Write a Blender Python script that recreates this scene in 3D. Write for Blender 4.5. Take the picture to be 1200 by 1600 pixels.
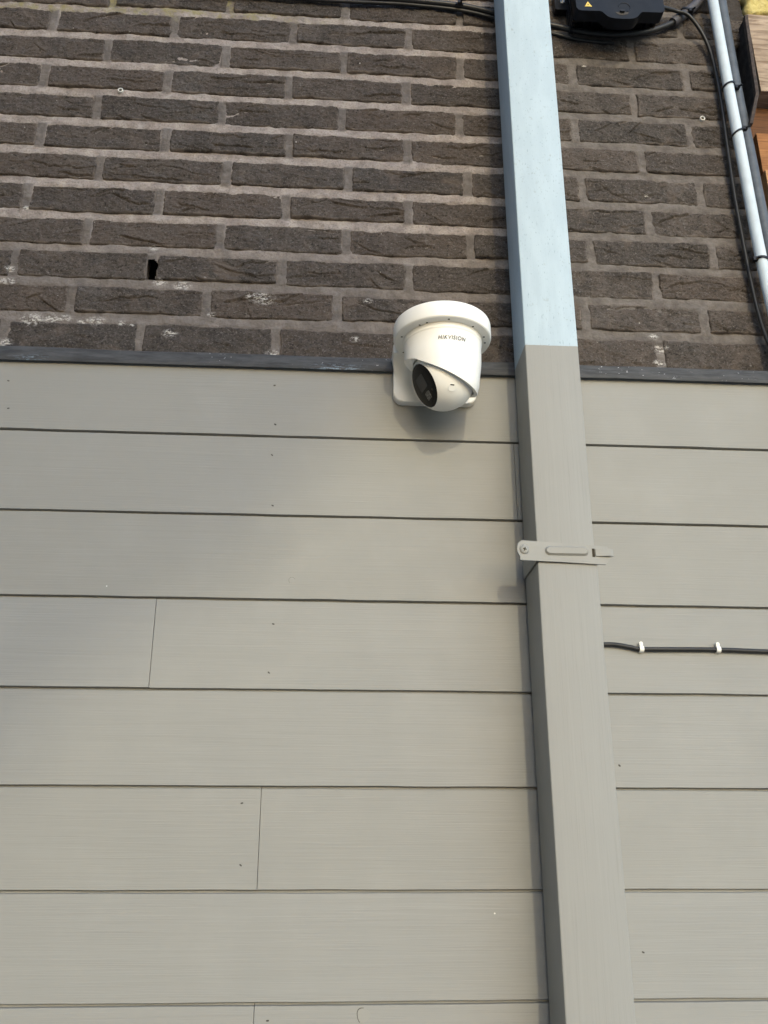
import bpy, bmesh, math
import numpy as np
from mathutils import Vector, Matrix

for o in list(bpy.data.objects):
    bpy.data.objects.remove(o)
scene = bpy.context.scene
COL = scene.collection

# ---------------------------------------------------------------- camera
YAW, PITCH, ROLL = 0.06495, 0.36047, -0.0001
CAM = Vector((0.0, -1.37272, -0.23073))
fw = Vector((math.sin(YAW) * math.cos(PITCH), math.cos(YAW) * math.cos(PITCH), math.sin(PITCH)))
rt = Vector((math.cos(YAW), -math.sin(YAW), 0.0))
up = rt.cross(fw)
cd = bpy.data.cameras.new('camera')
cam = bpy.data.objects.new('camera', cd)
COL.objects.link(cam)
cam.matrix_world = Matrix(((rt.x, up.x, -fw.x, CAM.x), (rt.y, up.y, -fw.y, CAM.y), (rt.z, up.z, -fw.z, CAM.z), (0, 0, 0, 1)))
cd.sensor_fit = 'HORIZONTAL'
cd.sensor_width = 36.0
cd.lens = 1456.03 / 1200.0 * 36.0
cd.clip_start = 0.02
cd.clip_end = 500.0
scene.camera = cam

# ---------------------------------------------------------------- light
SUN_DIR = Vector((0.10, -0.90, 0.33)).normalized()      # towards the sun: front, right, high
world = bpy.data.worlds.new('World')
scene.world = world
world.use_nodes = True
wn = world.node_tree.nodes
wl = world.node_tree.links
sky = wn.new('ShaderNodeTexSky')
sky.sky_type = 'NISHITA'
sky.sun_disc = False
sky.sun_elevation = math.asin(SUN_DIR.z)
sky.sun_rotation = math.atan2(SUN_DIR.x, SUN_DIR.y)
sky.air_density = 1.0
sky.dust_density = 0.5
wl.new(sky.outputs[0], wn['Background'].inputs[0])
wn['Background'].inputs[1].default_value = 0.15
sd = bpy.data.lights.new('sun', 'SUN')
sd.energy = 0.34
sd.angle = math.radians(0.75)
sd.color = (1.0, 0.88, 0.60)
sun = bpy.data.objects.new('sun', sd)
COL.objects.link(sun)
sun.location = (3, -4, 5)
sun.rotation_euler = SUN_DIR.to_track_quat('Z', 'Y').to_euler()
scene.view_settings.view_transform = 'Standard'
scene.view_settings.look = 'None'
scene.view_settings.exposure = 1.71
scene.view_settings.gamma = 1.0
scene.view_settings.use_curve_mapping = False

# ---------------------------------------------------------------- helpers
def lattice(ix, iy, seed):
    h = (ix.astype(np.int64) * 374761393 + iy.astype(np.int64) * 668265263 + seed * 974634511) & 0xFFFFFFFF
    h = ((h ^ (h >> 13)) * 1274126177) & 0xFFFFFFFF
    return ((h ^ (h >> 16)) & 0xFFFF) / 32767.5 - 1.0

def vn(x, y, seed=0):
    x = np.asarray(x, float); y = np.asarray(y, float)
    ix, iy = np.floor(x), np.floor(y)
    fx, fy = x - ix, y - iy
    fx = fx * fx * (3 - 2 * fx); fy = fy * fy * (3 - 2 * fy)
    a, b = lattice(ix, iy, seed), lattice(ix + 1, iy, seed)
    c, d = lattice(ix, iy + 1, seed), lattice(ix + 1, iy + 1, seed)
    return (a * (1 - fx) + b * fx) * (1 - fy) + (c * (1 - fx) + d * fx) * fy

def fbm(x, y, seed=0, octv=3):
    s, a = 0, 1.0
    for i in range(octv):
        s = s + a * vn(x * 2 ** i, y * 2 ** i, seed + 17 * i); a *= .5
    return s

def sm(x):
    x = np.clip(x, 0, 1); return x * x * (3 - 2 * x)

def link(name, me, mat=None, parent=None, loc=None):
    o = bpy.data.objects.new(name, me)
    COL.objects.link(o)
    if mat is not None and me is not None and not me.materials:
        me.materials.append(mat)
    if parent is not None:
        o.parent = parent
    if loc is not None:
        o.location = loc
    return o

def tag(o, label, cat, group=None, kind=None):
    o['label'] = label
    o['category'] = cat
    if group: o['group'] = group
    if kind: o['kind'] = kind
    return o

def thing(name, label, cat, loc=(0, 0, 0), group=None):
    return tag(link(name, None, loc=loc), label, cat, group)

def mesh_np(name, verts, quads, smooth=True, attrs=None):
    me = bpy.data.meshes.new(name)
    verts = np.asarray(verts, np.float32); quads = np.asarray(quads, np.int32)
    me.vertices.add(len(verts)); me.vertices.foreach_set('co', verts.ravel())
    me.loops.add(quads.size); me.loops.foreach_set('vertex_index', quads.ravel())
    me.polygons.add(len(quads))
    me.polygons.foreach_set('loop_start', np.arange(0, quads.size, 4, dtype=np.int32))
    if smooth:
        me.polygons.foreach_set('use_smooth', np.ones(len(quads), bool))
    for k, v in (attrs or {}).items():
        a = me.attributes.new(k, 'FLOAT', 'POINT'); a.data.foreach_set('value', np.asarray(v, np.float32).ravel())
    me.update(calc_edges=True)
    return me

def grid_quads(nu, nv):
    i = np.arange(nu - 1)[None, :] + nu * np.arange(nv - 1)[:, None]
    i = i.ravel()
    return np.stack([i, i + 1, i + 1 + nu, i + nu], 1)

def bm_mesh(bm, name, smooth_angle=None, bevel=0.0, seg=2):
    if bevel:
        es = [e for e in bm.edges if len(e.link_faces) == 2 and e.calc_face_angle(0) > .5]
        bmesh.ops.bevel(bm, geom=es, offset=bevel, segments=seg, affect='EDGES', profile=.5, clamp_overlap=True)
    bmesh.ops.recalc_face_normals(bm, faces=bm.faces[:])
    me = bpy.data.meshes.new(name)
    bm.to_mesh(me); bm.free()
    if smooth_angle is not None:
        me.polygons.foreach_set('use_smooth', np.ones(len(me.polygons), bool))
        me.set_sharp_from_angle(angle=math.radians(smooth_angle))
    return me

def add_box(bm, x0, x1, y0, y1, z0, z1):
    v = [bm.verts.new((x, y, z)) for x in (x0, x1) for y in (y0, y1) for z in (z0, z1)]
    for f in ((0, 1, 3, 2), (4, 6, 7, 5), (0, 4, 5, 1), (2, 3, 7, 6), (0, 2, 6, 4), (1, 5, 7, 3)):
        bm.faces.new([v[i] for i in f])

def add_prism(bm, pts, f0, f1):
    """pts: 2-D outline; f0/f1 map a 2-D point to the two 3-D ends."""
    a = [bm.verts.new(f0(*p)) for p in pts]; b = [bm.verts.new(f1(*p)) for p in pts]
    n = len(pts)
    bm.faces.new(a); bm.faces.new(b[::-1])
    for i in range(n):
        bm.faces.new((a[i], b[i], b[(i + 1) % n], a[(i + 1) % n]))

def prism_xz(pts, y0, y1, name, bevel=0.0, seg=2, ang=35):
    bm = bmesh.new()
    add_prism(bm, pts, lambda x, z: (x, y0, z), lambda x, z: (x, y1, z))
    return bm_mesh(bm, name, ang, bevel, seg)

def rrect(x0, x1, z0, z1, r, n=6):
    out = []
    for cx, cz, a0 in ((x1 - r, z0 + r, -90), (x1 - r, z1 - r, 0), (x0 + r, z1 - r, 90), (x0 + r, z0 + r, 180)):
        for i in range(n + 1):
            a = math.radians(a0 + 90 * i / n); out.append((cx + r * math.cos(a), cz + r * math.sin(a)))
    return out

def catmull(pts, per=10):
    P = [Vector(p) for p in pts]; P = [2 * P[0] - P[1]] + P + [2 * P[-1] - P[-2]]
    out = []
    for i in range(1, len(P) - 2):
        a, b, c, d = P[i - 1:i + 3]
        for k in range(per):
            t = k / per
            out.append(.5 * ((2 * b) + (c - a) * t + (2 * a - 5 * b + 4 * c - d) * t * t + (3 * b - a - 3 * c + d) * t ** 3))
    out.append(P[-2]); return out

def tube_mesh(pts, r, name, seg=14, per=10, closed=False, rf=None):
    path = catmull(pts, per) if per else [Vector(p) for p in pts]
    bm = bmesh.new(); rings = []; nrm = None; n = len(path)
    for i, p in enumerate(path):
        t = (path[(i + 1) % n] - path[i - 1]) if closed else (path[min(i + 1, n - 1)] - path[max(i - 1, 0)])
        t.normalize()
        if nrm is None:
            nrm = t.orthogonal().normalized()
        nrm = (nrm - t * nrm.dot(t)).normalized(); b = t.cross(nrm)
        rr = r if rf is None else r * rf(i / (n - 1), i)
        rings.append([bm.verts.new(p + (nrm * math.cos(2 * math.pi * k / seg) + b * math.sin(2 * math.pi * k / seg)) * rr) for k in range(seg)])
    for i in range(n if closed else n - 1):
        A, B = rings[i], rings[(i + 1) % n]
        for k in range(seg):
            bm.faces.new((A[k], A[(k + 1) % seg], B[(k + 1) % seg], B[k]))
    if not closed:
        bm.faces.new(rings[0][::-1]); bm.faces.new(rings[-1])
    return bm_mesh(bm, name, 50)

def lathe_mesh(prof, name, seg=64, ang=35, mat=None):
    """prof: (radius, z) from top to bottom, revolved round Z; ends on the axis are closed."""
    bm = bmesh.new(); rings = []
    for r, z in prof:
        rings.append([bm.verts.new((0, 0, z))] if r < 1e-6 else [bm.verts.new((r * math.cos(2 * math.pi * k / seg), r * math.sin(2 * math.pi * k / seg), z)) for k in range(seg)])
    for A, B in zip(rings, rings[1:]):
        for k in range(seg):
            k2 = (k + 1) % seg
            if len(A) == 1: bm.faces.new((A[0], B[k2], B[k]))
            elif len(B) == 1: bm.faces.new((A[k], A[k2], B[0]))
            else: bm.faces.new((A[k], A[k2], B[k2], B[k]))
    if mat is not None:
        bmesh.ops.transform(bm, matrix=mat, verts=bm.verts[:])
    return bm_mesh(bm, name, ang)

# ---------------------------------------------------------------- materials
class NT:
    def __init__(s, name):
        s.m = bpy.data.materials.new(name); s.m.use_nodes = True
        s.t = s.m.node_tree; s.b = s.t.nodes['Principled BSDF']
        s.pos = s.n('ShaderNodeNewGeometry').outputs['Position']
    def n(s, typ, ins=None, **kw):
        nd = s.t.nodes.new(typ)
        for k, v in kw.items(): setattr(nd, k, v)
        for k, v in (ins or {}).items(): s.put(nd.inputs[k], v)
        return nd
    def put(s, sock, v):
        if isinstance(v, bpy.types.NodeSocket): s.t.links.new(v, sock)
        elif isinstance(v, tuple) and len(v) == 3 and sock.type == 'RGBA': sock.default_value = (*v, 1)
        else: sock.default_value = v
    def scaled(s, sc):
        return s.n('ShaderNodeVectorMath', {0: s.pos, 1: sc}, operation='MULTIPLY').outputs[0]
    def noise(s, scale, detail=4.0, rough=.6, vec=None, dist=0.0):
        return s.n('ShaderNodeTexNoise', {'Vector': vec or s.pos, 'Scale': scale, 'Detail': detail, 'Roughness': rough, 'Distortion': dist}).outputs[0]
    def math(s, op, a, b=0.0, clamp=False):
        return s.n('ShaderNodeMath', {0: a, 1: b}, operation=op, use_clamp=clamp).outputs[0]
    def ramp(s, v, lo, hi, a=0.0, b=1.0):
        return s.n('ShaderNodeMapRange', {0: v, 1: lo, 2: hi, 3: a, 4: b}, interpolation_type='SMOOTHSTEP').outputs[0]
    def mix(s, f, a, b, mode='MIX'):
        nd = s.t.nodes.new('ShaderNodeMix'); nd.data_type = 'RGBA'; nd.blend_type = mode
        s.put(nd.inputs[0], f); s.put(nd.inputs[6], a); s.put(nd.inputs[7], b)
        return nd.outputs[2]
    def bump(s, h, strength, dist, nrm=None):
        nd = s.n('ShaderNodeBump', {'Height': h, 'Strength': strength, 'Distance': dist})
        if nrm: s.put(nd.inputs['Normal'], nrm)
        return nd.outputs[0]
    def attr(s, name):
        return s.n('ShaderNodeAttribute', attribute_name=name).outputs['Fac']
    def rnd(s):
        return s.n('ShaderNodeObjectInfo').outputs['Random']
    def out(s, col=None, rough=None, nrm=None, metal=None, spec=None, coat=None):
        for k, v in (('Base Color', col), ('Roughness', rough), ('Normal', nrm), ('Metallic', metal), ('Specular IOR Level', spec), ('Coat Weight', coat)):
            if v is not None: s.put(s.b.inputs[k], v)
        return s.m

def m_brick():
    s = NT('brick')
    c = s.mix(s.ramp(s.noise(26, 5, .65), .3, .72), (.060, .051, .045), (.124, .104, .089))
    c = s.mix(s.ramp(s.rnd(), 0, 1, 0, .6), c, (.108, .084, .068))
    c = s.mix(s.ramp(s.math('FRACT', s.math('MULTIPLY', s.rnd(), 7.31)), .35, 1, 0, .45), c, (.05, .046, .043))
    c = s.mix(s.ramp(s.noise(9, 3), .5, .75, 0, .45), c, (.105, .098, .092))
    c = s.mix(s.ramp(s.noise(1, 4, .75, s.scaled((170, 170, 260))), .52, .66, 0, .85), c, (.020, .018, .016))
    c = s.mix(s.ramp(s.noise(1, 3, .7, s.scaled((210, 210, 280)), .4), .56, .68, 0, .7), c, (.20, .18, .165))
    c = s.mix(s.ramp(s.noise(420, 3, .7), .54, .68, 0, .5), c, (.02, .017, .015))
    c = s.mix(s.ramp(s.noise(330, 2, .6), .60, .68, 0, .6), c, (.18, .16, .14))
    c = s.mix(s.ramp(s.noise(150, 1, .4), .80, .82), c, (.42, .40, .36))
    c = s.mix(s.ramp(s.noise(13, 4, .6, None, .6), .56, .74, 0, .55), c, (.17, .135, .108))
    c = s.mix(s.attr('dust'), c, (.25, .21, .18))
    st = s.math('MULTIPLY', s.attr('stain'), s.ramp(s.noise(1, 4, .8, s.scaled((150, 200, 300))), .48, .57))
    c = s.mix(st, c, (.66, .64, .6))
    h = s.math('ADD', s.noise(170, 5, .75), s.math('MULTIPLY', s.noise(520, 3, .7), .45))
    return s.out(c, .92, s.bump(h, 1.0, .0045), spec=.25)

def m_mortar():
    s = NT('mortar')
    c = s.mix(s.ramp(s.noise(30, 5, .65), .3, .7), (.265, .229, .209), (.46, .407, .372))
    grey = s.mix(s.ramp(s.noise(40, 4), .3, .7), (.10, .088, .079), (.185, .166, .15))
    c = s.mix(s.attr('grey'), c, grey)
    c = s.mix(s.ramp(s.noise(300, 4, .75), .48, .66, 0, .5), c, (.13, .112, .10))
    moss = s.math('MULTIPLY', s.attr('moss'), s.ramp(s.noise(45, 5, .7), .44, .68))
    c = s.mix(moss, c, (.30, .27, .13))
    st = s.math('MULTIPLY', s.attr('stain'), s.ramp(s.noise(1, 4, .8, s.scaled((150, 200, 300))), .47, .56))
    c = s.mix(st, c, (.66, .64, .6))
    c = s.mix(s.math('MULTIPLY', s.attr('dirt_shade'), .9), c, (.05, .044, .04))
    h = s.math('ADD', s.noise(230, 5, .75), s.math('MULTIPLY', s.noise(70, 4, .6), .8))
    return s.out(c, .95, s.bump(h, 1.0, .0038), spec=.2)

PAINT = (.272, .272, .256)
def m_paint(name, vertical=False, col=PAINT, grain=1.0):
    s = NT(name)
    g1 = s.noise(1, 6, .65, s.scaled((700, 700, 9) if vertical else (7, 500, 420)), .6)
    g2 = s.noise(1, 4, .6, s.scaled((120, 120, 3) if vertical else (2.2, 90, 75)), 1.2)
    c = s.mix(s.ramp(g2, .3, .7, 0, .5), col, tuple(v * .90 for v in col))
    g3 = s.noise(1, 3, .6, s.scaled((60, 60, 2.0) if vertical else (3.2, 60, 150)), 2.2)
    c = s.mix(s.math('MULTIPLY', s.ramp(g3, .60, .68, 0, .35 * grain), s.ramp(s.noise(3.1, 2), .48, .66)), c, tuple(v * .70 for v in col))
    c = s.mix(s.ramp(s.rnd(), 0, 1, 0, .9), c, tuple(v * k for v, k in zip(col, (.95, .935, .90))))
    c = s.mix(s.ramp(s.noise(2.3, 3, .5), .35, .7, 0, .35), c, tuple(v * .92 for v in col))
    c = s.mix(s.ramp(g1, .60, .78, 0, .20 * grain), c, tuple(v * .62 for v in col))
    c = s.mix(s.ramp(s.noise(11, 4, .6), .45, .75, 0, .22), c, tuple(v * 1.12 for v in col))
    c = s.mix(s.ramp(s.noise(70, 0, .4), .93, .932), c, (.7, .69, .66))
    h = s.math('ADD', g1, s.math('MULTIPLY', g2, .8))
    r = s.ramp(s.noise(14, 4), .3, .7, .50, .62)
    return s.out(c, r, s.bump(h, .34 * grain, .0010), spec=.25)

def m_downpipe():
    s = NT('downpipe')
    z = s.n('ShaderNodeSeparateXYZ', {0: s.pos}).outputs[2]
    zz = s.math('ADD', z, s.math('MULTIPLY', s.math('SUBTRACT', s.noise(260, 3), .5), .0016))
    f = s.ramp(zz, .5222, .5228)
    g1 = s.noise(1, 5, .65, s.scaled((650, 650, 8)), .5)
    p = s.mix(s.ramp(g1, .5, .75, 0, .42), PAINT, tuple(v * .72 for v in PAINT))
    p = s.mix(s.ramp(s.noise(1, 4, .6, s.scaled((170, 170, 3)), .5), .45, .75, 0, .3), p, tuple(v * 1.14 for v in PAINT))
    p = s.mix(s.ramp(s.noise(9, 4), .4, .7, 0, .25), p, tuple(v * 1.1 for v in PAINT))
    zc = s.mix(s.ramp(s.noise(1, 3, .5, s.scaled((60, 60, 14))), .3, .7), (.39, .48, .54), (.425, .52, .578))
    zc = s.mix(s.ramp(s.noise(1, 2, .5, s.scaled((420, 420, 190))), .64, .72, 0, .6), zc, (.20, .27, .33))
    zc = s.mix(s.math('MULTIPLY', s.ramp(s.noise(1, 3, .6, s.scaled((150, 150, 90))), .62, .70, 0, .5), s.ramp(s.noise(9, 2), .45, .6)), zc, (.25, .28, .29))
    c = s.mix(f, p, zc)
    r = s.ramp(f, 0, 1, .55, .60)
    h = s.math('ADD', g1, s.math('MULTIPLY', f, 0.0))
    return s.out(c, r, s.bump(h, .2, .0008), spec=.22)

def m_plain(name, col, rough=.5, metal=0.0, spec=.35, var=.15, scale=60, bump=.1):
    s = NT(name)
    n = s.noise(scale, 4)
    c = s.mix(s.ramp(n, .3, .7), tuple(v * (1 - var) for v in col), tuple(min(1, v * (1 + var)) for v in col))
    r = s.ramp(s.noise(scale * .5, 3), .3, .7, max(.05, rough - .06), rough + .06)
    return s.out(c, r, s.bump(s.noise(scale * 6, 3), bump, .0006) if bump else None, metal=metal, spec=spec)

def m_flashing():
    s = NT('lead_flashing')
    c = s.mix(s.ramp(s.noise(1, 5, .65, s.scaled((22, 60, 160))), .3, .7), (.038, .040, .044), (.075, .078, .083))
    sp = s.ramp(s.noise(1, 3, .7, s.scaled((150, 200, 260))), .66, .71)
    sp = s.math('MULTIPLY', sp, s.ramp(s.noise(10, 2), .46, .6))
    c = s.mix(sp, c, (.62, .63, .65))
    bl = s.math('MULTIPLY', s.attr('stain'), s.ramp(s.noise(1, 4, .8, s.scaled((90, 200, 420))), .50, .60))
    c = s.mix(bl, c, (.30, .40, .50))  # blue paint chips and sky glare, both put into the colour
    return s.out(c, .62, s.bump(s.noise(1, 4, .6, s.scaled((60, 100, 200))), .35, .0012), spec=.2)

def m_wood(name, a, b, grain=150):
    s = NT(name)
    g = s.noise(1, 6, .65, s.scaled((9, grain, grain)), 1.2)
    c = s.mix(s.ramp(g, .3, .7), a, b)
    c = s.mix(s.ramp(s.noise(18, 3), .55, .75, 0, .5), c, tuple(v * .5 for v in a))
    return s.out(c, .8, s.bump(g, .6, .002), spec=.25)

def m_stucco():
    s = NT('yellow_stucco')
    n = s.noise(90, 5, .75)
    c = s.mix(s.ramp(n, .3, .7), (.50, .40, .13), (.66, .56, .24))
    return s.out(c, .95, s.bump(s.noise(190, 5, .75), .9, .004), spec=.2)

def m_ground():
    s = NT('concrete_paving')
    br = s.n('ShaderNodeTexBrick', {'Vector': s.pos, 'Scale': 3.3, 'Color1': (.25, .235, .205), 'Color2': (.28, .26, .225), 'Mortar': (.12, .11, .1), 'Mortar Size': .012}, offset=.5)
    c = s.mix(s.ramp(s.noise(20, 5), .3, .7, 0, .5), br.outputs[0], (.22, .205, .18))
    return s.out(c, .9, s.bump(s.noise(150, 4), .4, .002))

M = dict(brick=m_brick(), mortar=m_mortar(), plank=m_paint('painted_plank'), strap=m_paint('painted_strap', False, tuple(v * 1.06 for v in PAINT), .3),
         pipe=m_downpipe(), flashing=m_flashing(), stucco=m_stucco(), ground=m_ground(),
         nail=m_plain('dark_nail', (.05, .045, .04), .7), white=m_plain('white_enamel', (.86, .845, .79), .34, var=.012, scale=40, bump=.02),
         gasket=m_plain('grey_gasket', (.32, .31, .29), .6, var=.05), gloss=m_plain('black_glass', (.004, .004, .004), .10, spec=.12, var=.1, bump=0),
         lens=m_plain('lens_window', (.022, .023, .025), .12, spec=.3, var=.1, bump=0), led=m_plain('led_window', (.10, .097, .09), .25, var=.45, scale=320, bump=.3),
         hole=m_plain('dark_recess', (.035, .028, .015), .8), ink=m_plain('grey_print', (.06, .06, .055), .6),
         black=m_plain('black_plastic', (.009, .009, .010), .38, spec=.25, var=.3, scale=90), lid=m_plain('black_lid', (.009, .011, .015), .42, spec=.16, var=.25, scale=50),
         cable=m_plain('black_cable', (.018, .018, .018), .42, var=.3, scale=80), sleeve=m_plain('grey_sleeve', (.075, .072, .08), .55, var=.2),
         zinc=m_plain('pale_conduit', (.52, .60, .66), .5, metal=.0, spec=.3, var=.06, scale=35), grey=m_plain('slate_conduit', (.075, .088, .105), .5, var=.2, scale=45),
         clip=m_plain('white_clip', (.76, .75, .70), .5, var=.04), yellow=m_plain('yellow_sticker', (.75, .52, .10), .5, var=.08),
         iron=m_plain('rusty_iron', (.05, .037, .03), .75, metal=.2, var=.5, scale=120, bump=.5), steel=m_plain('screw_steel', (.45, .45, .44), .4, metal=.8),
         washer=m_plain('washer_white', (.72, .70, .64), .5, var=.06), dirt_shade=m_plain('gap_shade', (.022, .02, .019), .95, var=.6, scale=70, bump=1.0),
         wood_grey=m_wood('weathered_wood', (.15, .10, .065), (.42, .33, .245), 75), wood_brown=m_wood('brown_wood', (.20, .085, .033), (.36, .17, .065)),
         wood_shaded=m_wood('shaded_wood', (.07, .032, .016), (.14, .066, .03)), wood_light=m_wood('orange_wood', (.36, .19, .085), (.50, .29, .14), 260))

# ---------------------------------------------------------------- ground
g = bmesh.new(); add_box(g, -60, 60, -80, 40, -1.95, -1.75)
ground = link('pavement', bm_mesh(g, 'pavement'), M['ground'])
tag(ground, 'concrete paved ground below the wall', 'pavement', kind='structure')

# ---------------------------------------------------------------- unseen dark house, added to keep light off the downpipe's left side
def m_added_house():
    s = NT('dark_facade')
    vec = s.n('ShaderNodeCombineXYZ', {0: s.n('ShaderNodeSeparateXYZ', {0: s.pos}).outputs[1], 1: s.n('ShaderNodeSeparateXYZ', {0: s.pos}).outputs[2]}).outputs[0]
    t = s.n('ShaderNodeTexBrick', {'Vector': vec, 'Scale': 1.0, 'Color1': (.05, .044, .04), 'Color2': (.065, .056, .05), 'Mortar': (.12, .11, .1), 'Mortar Size': .009, 'Brick Width': .222, 'Row Height': .069}, offset=.5)
    return s.out(t.outputs[0], .9, s.bump(s.noise(120, 4), .5, .003), spec=.2)
nh = bmesh.new(); add_box(nh, -8.0, -1.9, -9.0, -.4, -1.75, 4.2)
nho = link('added_house', bm_mesh(nh, 'house'), m_added_house())
tag(nho, 'unseen dark brick house wall added left of the picture to block light', 'house')

# ---------------------------------------------------------------- unseen globe tree, added behind the photographer to shade the upper left wall
tc = Vector((-1.0, 0, 1.0)) + SUN_DIR * 12.0
tree = thing('added_shade_tree', 'unseen round tree added behind the photographer to shade the wall', 'tree', (tc.x, tc.y, -1.75))
link('trunk', tube_mesh([(0, 0, 0), (.02, .01, 1.2), (-.01, .02, 2.4), (0, 0, tc.z + 1.75 - .6)], .075, 'trunk', 12, 6, rf=lambda t, i: 1.25 - .5 * t), m_plain('bark', (.11, .085, .06), .9), tree)
rt_ = np.random.default_rng(11)
nl = 9000
dv = rt_.normal(size=(nl, 3)); dv /= np.linalg.norm(dv, axis=1)[:, None]
rad_ = 1.18 * (.55 + .45 * rt_.random(nl) ** .5) + .05 * fbm(dv[:, 0] * 4, dv[:, 1] * 4 + dv[:, 2] * 3, 3, 2)
cc = dv * rad_[:, None] + np.array([0, 0, tc.z + 1.75])
a1 = rt_.normal(size=(nl, 3)); a1 /= np.linalg.norm(a1, axis=1)[:, None]
b1 = np.cross(a1, rt_.normal(size=(nl, 3))); b1 /= np.linalg.norm(b1, axis=1)[:, None]
lv = np.stack([cc - a1 * .075, cc + b1 * .045, cc + a1 * .075, cc - b1 * .045], 1).reshape(-1, 3)
link('crown', mesh_np('crown', lv, np.arange(nl * 4).reshape(-1, 4), False), m_plain('leaf', (.05, .085, .03), .6), tree)

# ---------------------------------------------------------------- brick wall
H, V, Z0 = 0.222, 0.06895, 1.31448
BED, PERP = 0.0186, 0.0146
BX0, BX1 = -0.98, 0.792
BZ0, BZ1 = 0.520, 1.66
PERPS = {0: [-.436, -.212, .013, .239, .457, .689], 1: [-.544, -.315, -.087, .138, .360, .582], 2: [-.435, -.213, .013, .237, .459, .685],
         3: [-.544, -.318, -.091, .132, .352, .573], 4: [-.439, -.213, .011, .232, .453, .676], 5: [-.533, -.31, -.086, .133, .354, .576],
         6: [-.421, -.195, .024, .243, .458, .681], 7: [-.54, -.312, -.087, .133, .355, .576], 8: [-.428, -.199, .023, .243, .462, .686],
         9: [-.542, -.313, -.088, .133, .355, .577], 10: [-.439, -.213, .009, .226, .441, .654], 11: [-.541, -.320, -.094, .130, .348, .567]}
for c in range(-4, 0):
    PERPS[c] = [v + .004 * math.sin(c * 3 + i) for i, v in enumerate(PERPS[0 if c % 2 == 0 else 1])]
STAIN = [(-0.55, 0.69, 0.0111), (-0.498, 0.618, 0.0156), (-0.467, 0.62, 0.0111), (-0.446, 0.622, 0.0089), (-0.414, 0.618, 0.0089), (-0.393, 0.619, 0.0111), (-0.256, 0.694, 0.0122), (-0.294, 0.699, 0.01), (-0.119, 0.673, 0.0167), (-0.136, 0.676, 0.01), (0.062, 0.676, 0.0067), (-0.334, 0.612, 0.0044), (-0.538, 0.573, 0.01), (-0.27, 0.599, 0.01), (0.568, 0.601, 0.0111), (0.563, 0.572, 0.0089), (0.559, 0.626, 0.0067), (-0.547, 0.715, 0.0078), (-0.098, 0.567, 0.0089), (0.04, 0.599, 0.0067), (-0.311, 0.768, 0.0067), (0.576, 0.926, 0.0044), (0.482, 1.232, 0.0044), (-0.538, 0.84, 0.0056), (-0.351, 0.615, 0.0067), (-0.204, 0.639, 0.0056)]

def stain(x, z):
    s = np.zeros_like(x)
    for a, b, r in STAIN:
        s = np.maximum(s, sm(1.35 - np.hypot(x - a, (z - b) * 1.7) / (r * 1.25)))
    return s

def bed_z(k, x):
    return Z0 - k * V + .0022 * vn(np.asarray(x) * 5.3, np.full_like(np.asarray(x, float), k * 3.7), 5)

wall = thing('brick_wall', 'dark brown grey brick wall with pale mortar above the grey planks', 'brick wall', (0, 0, BZ0))
WLOC = np.array([0, 0, BZ0])

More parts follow.
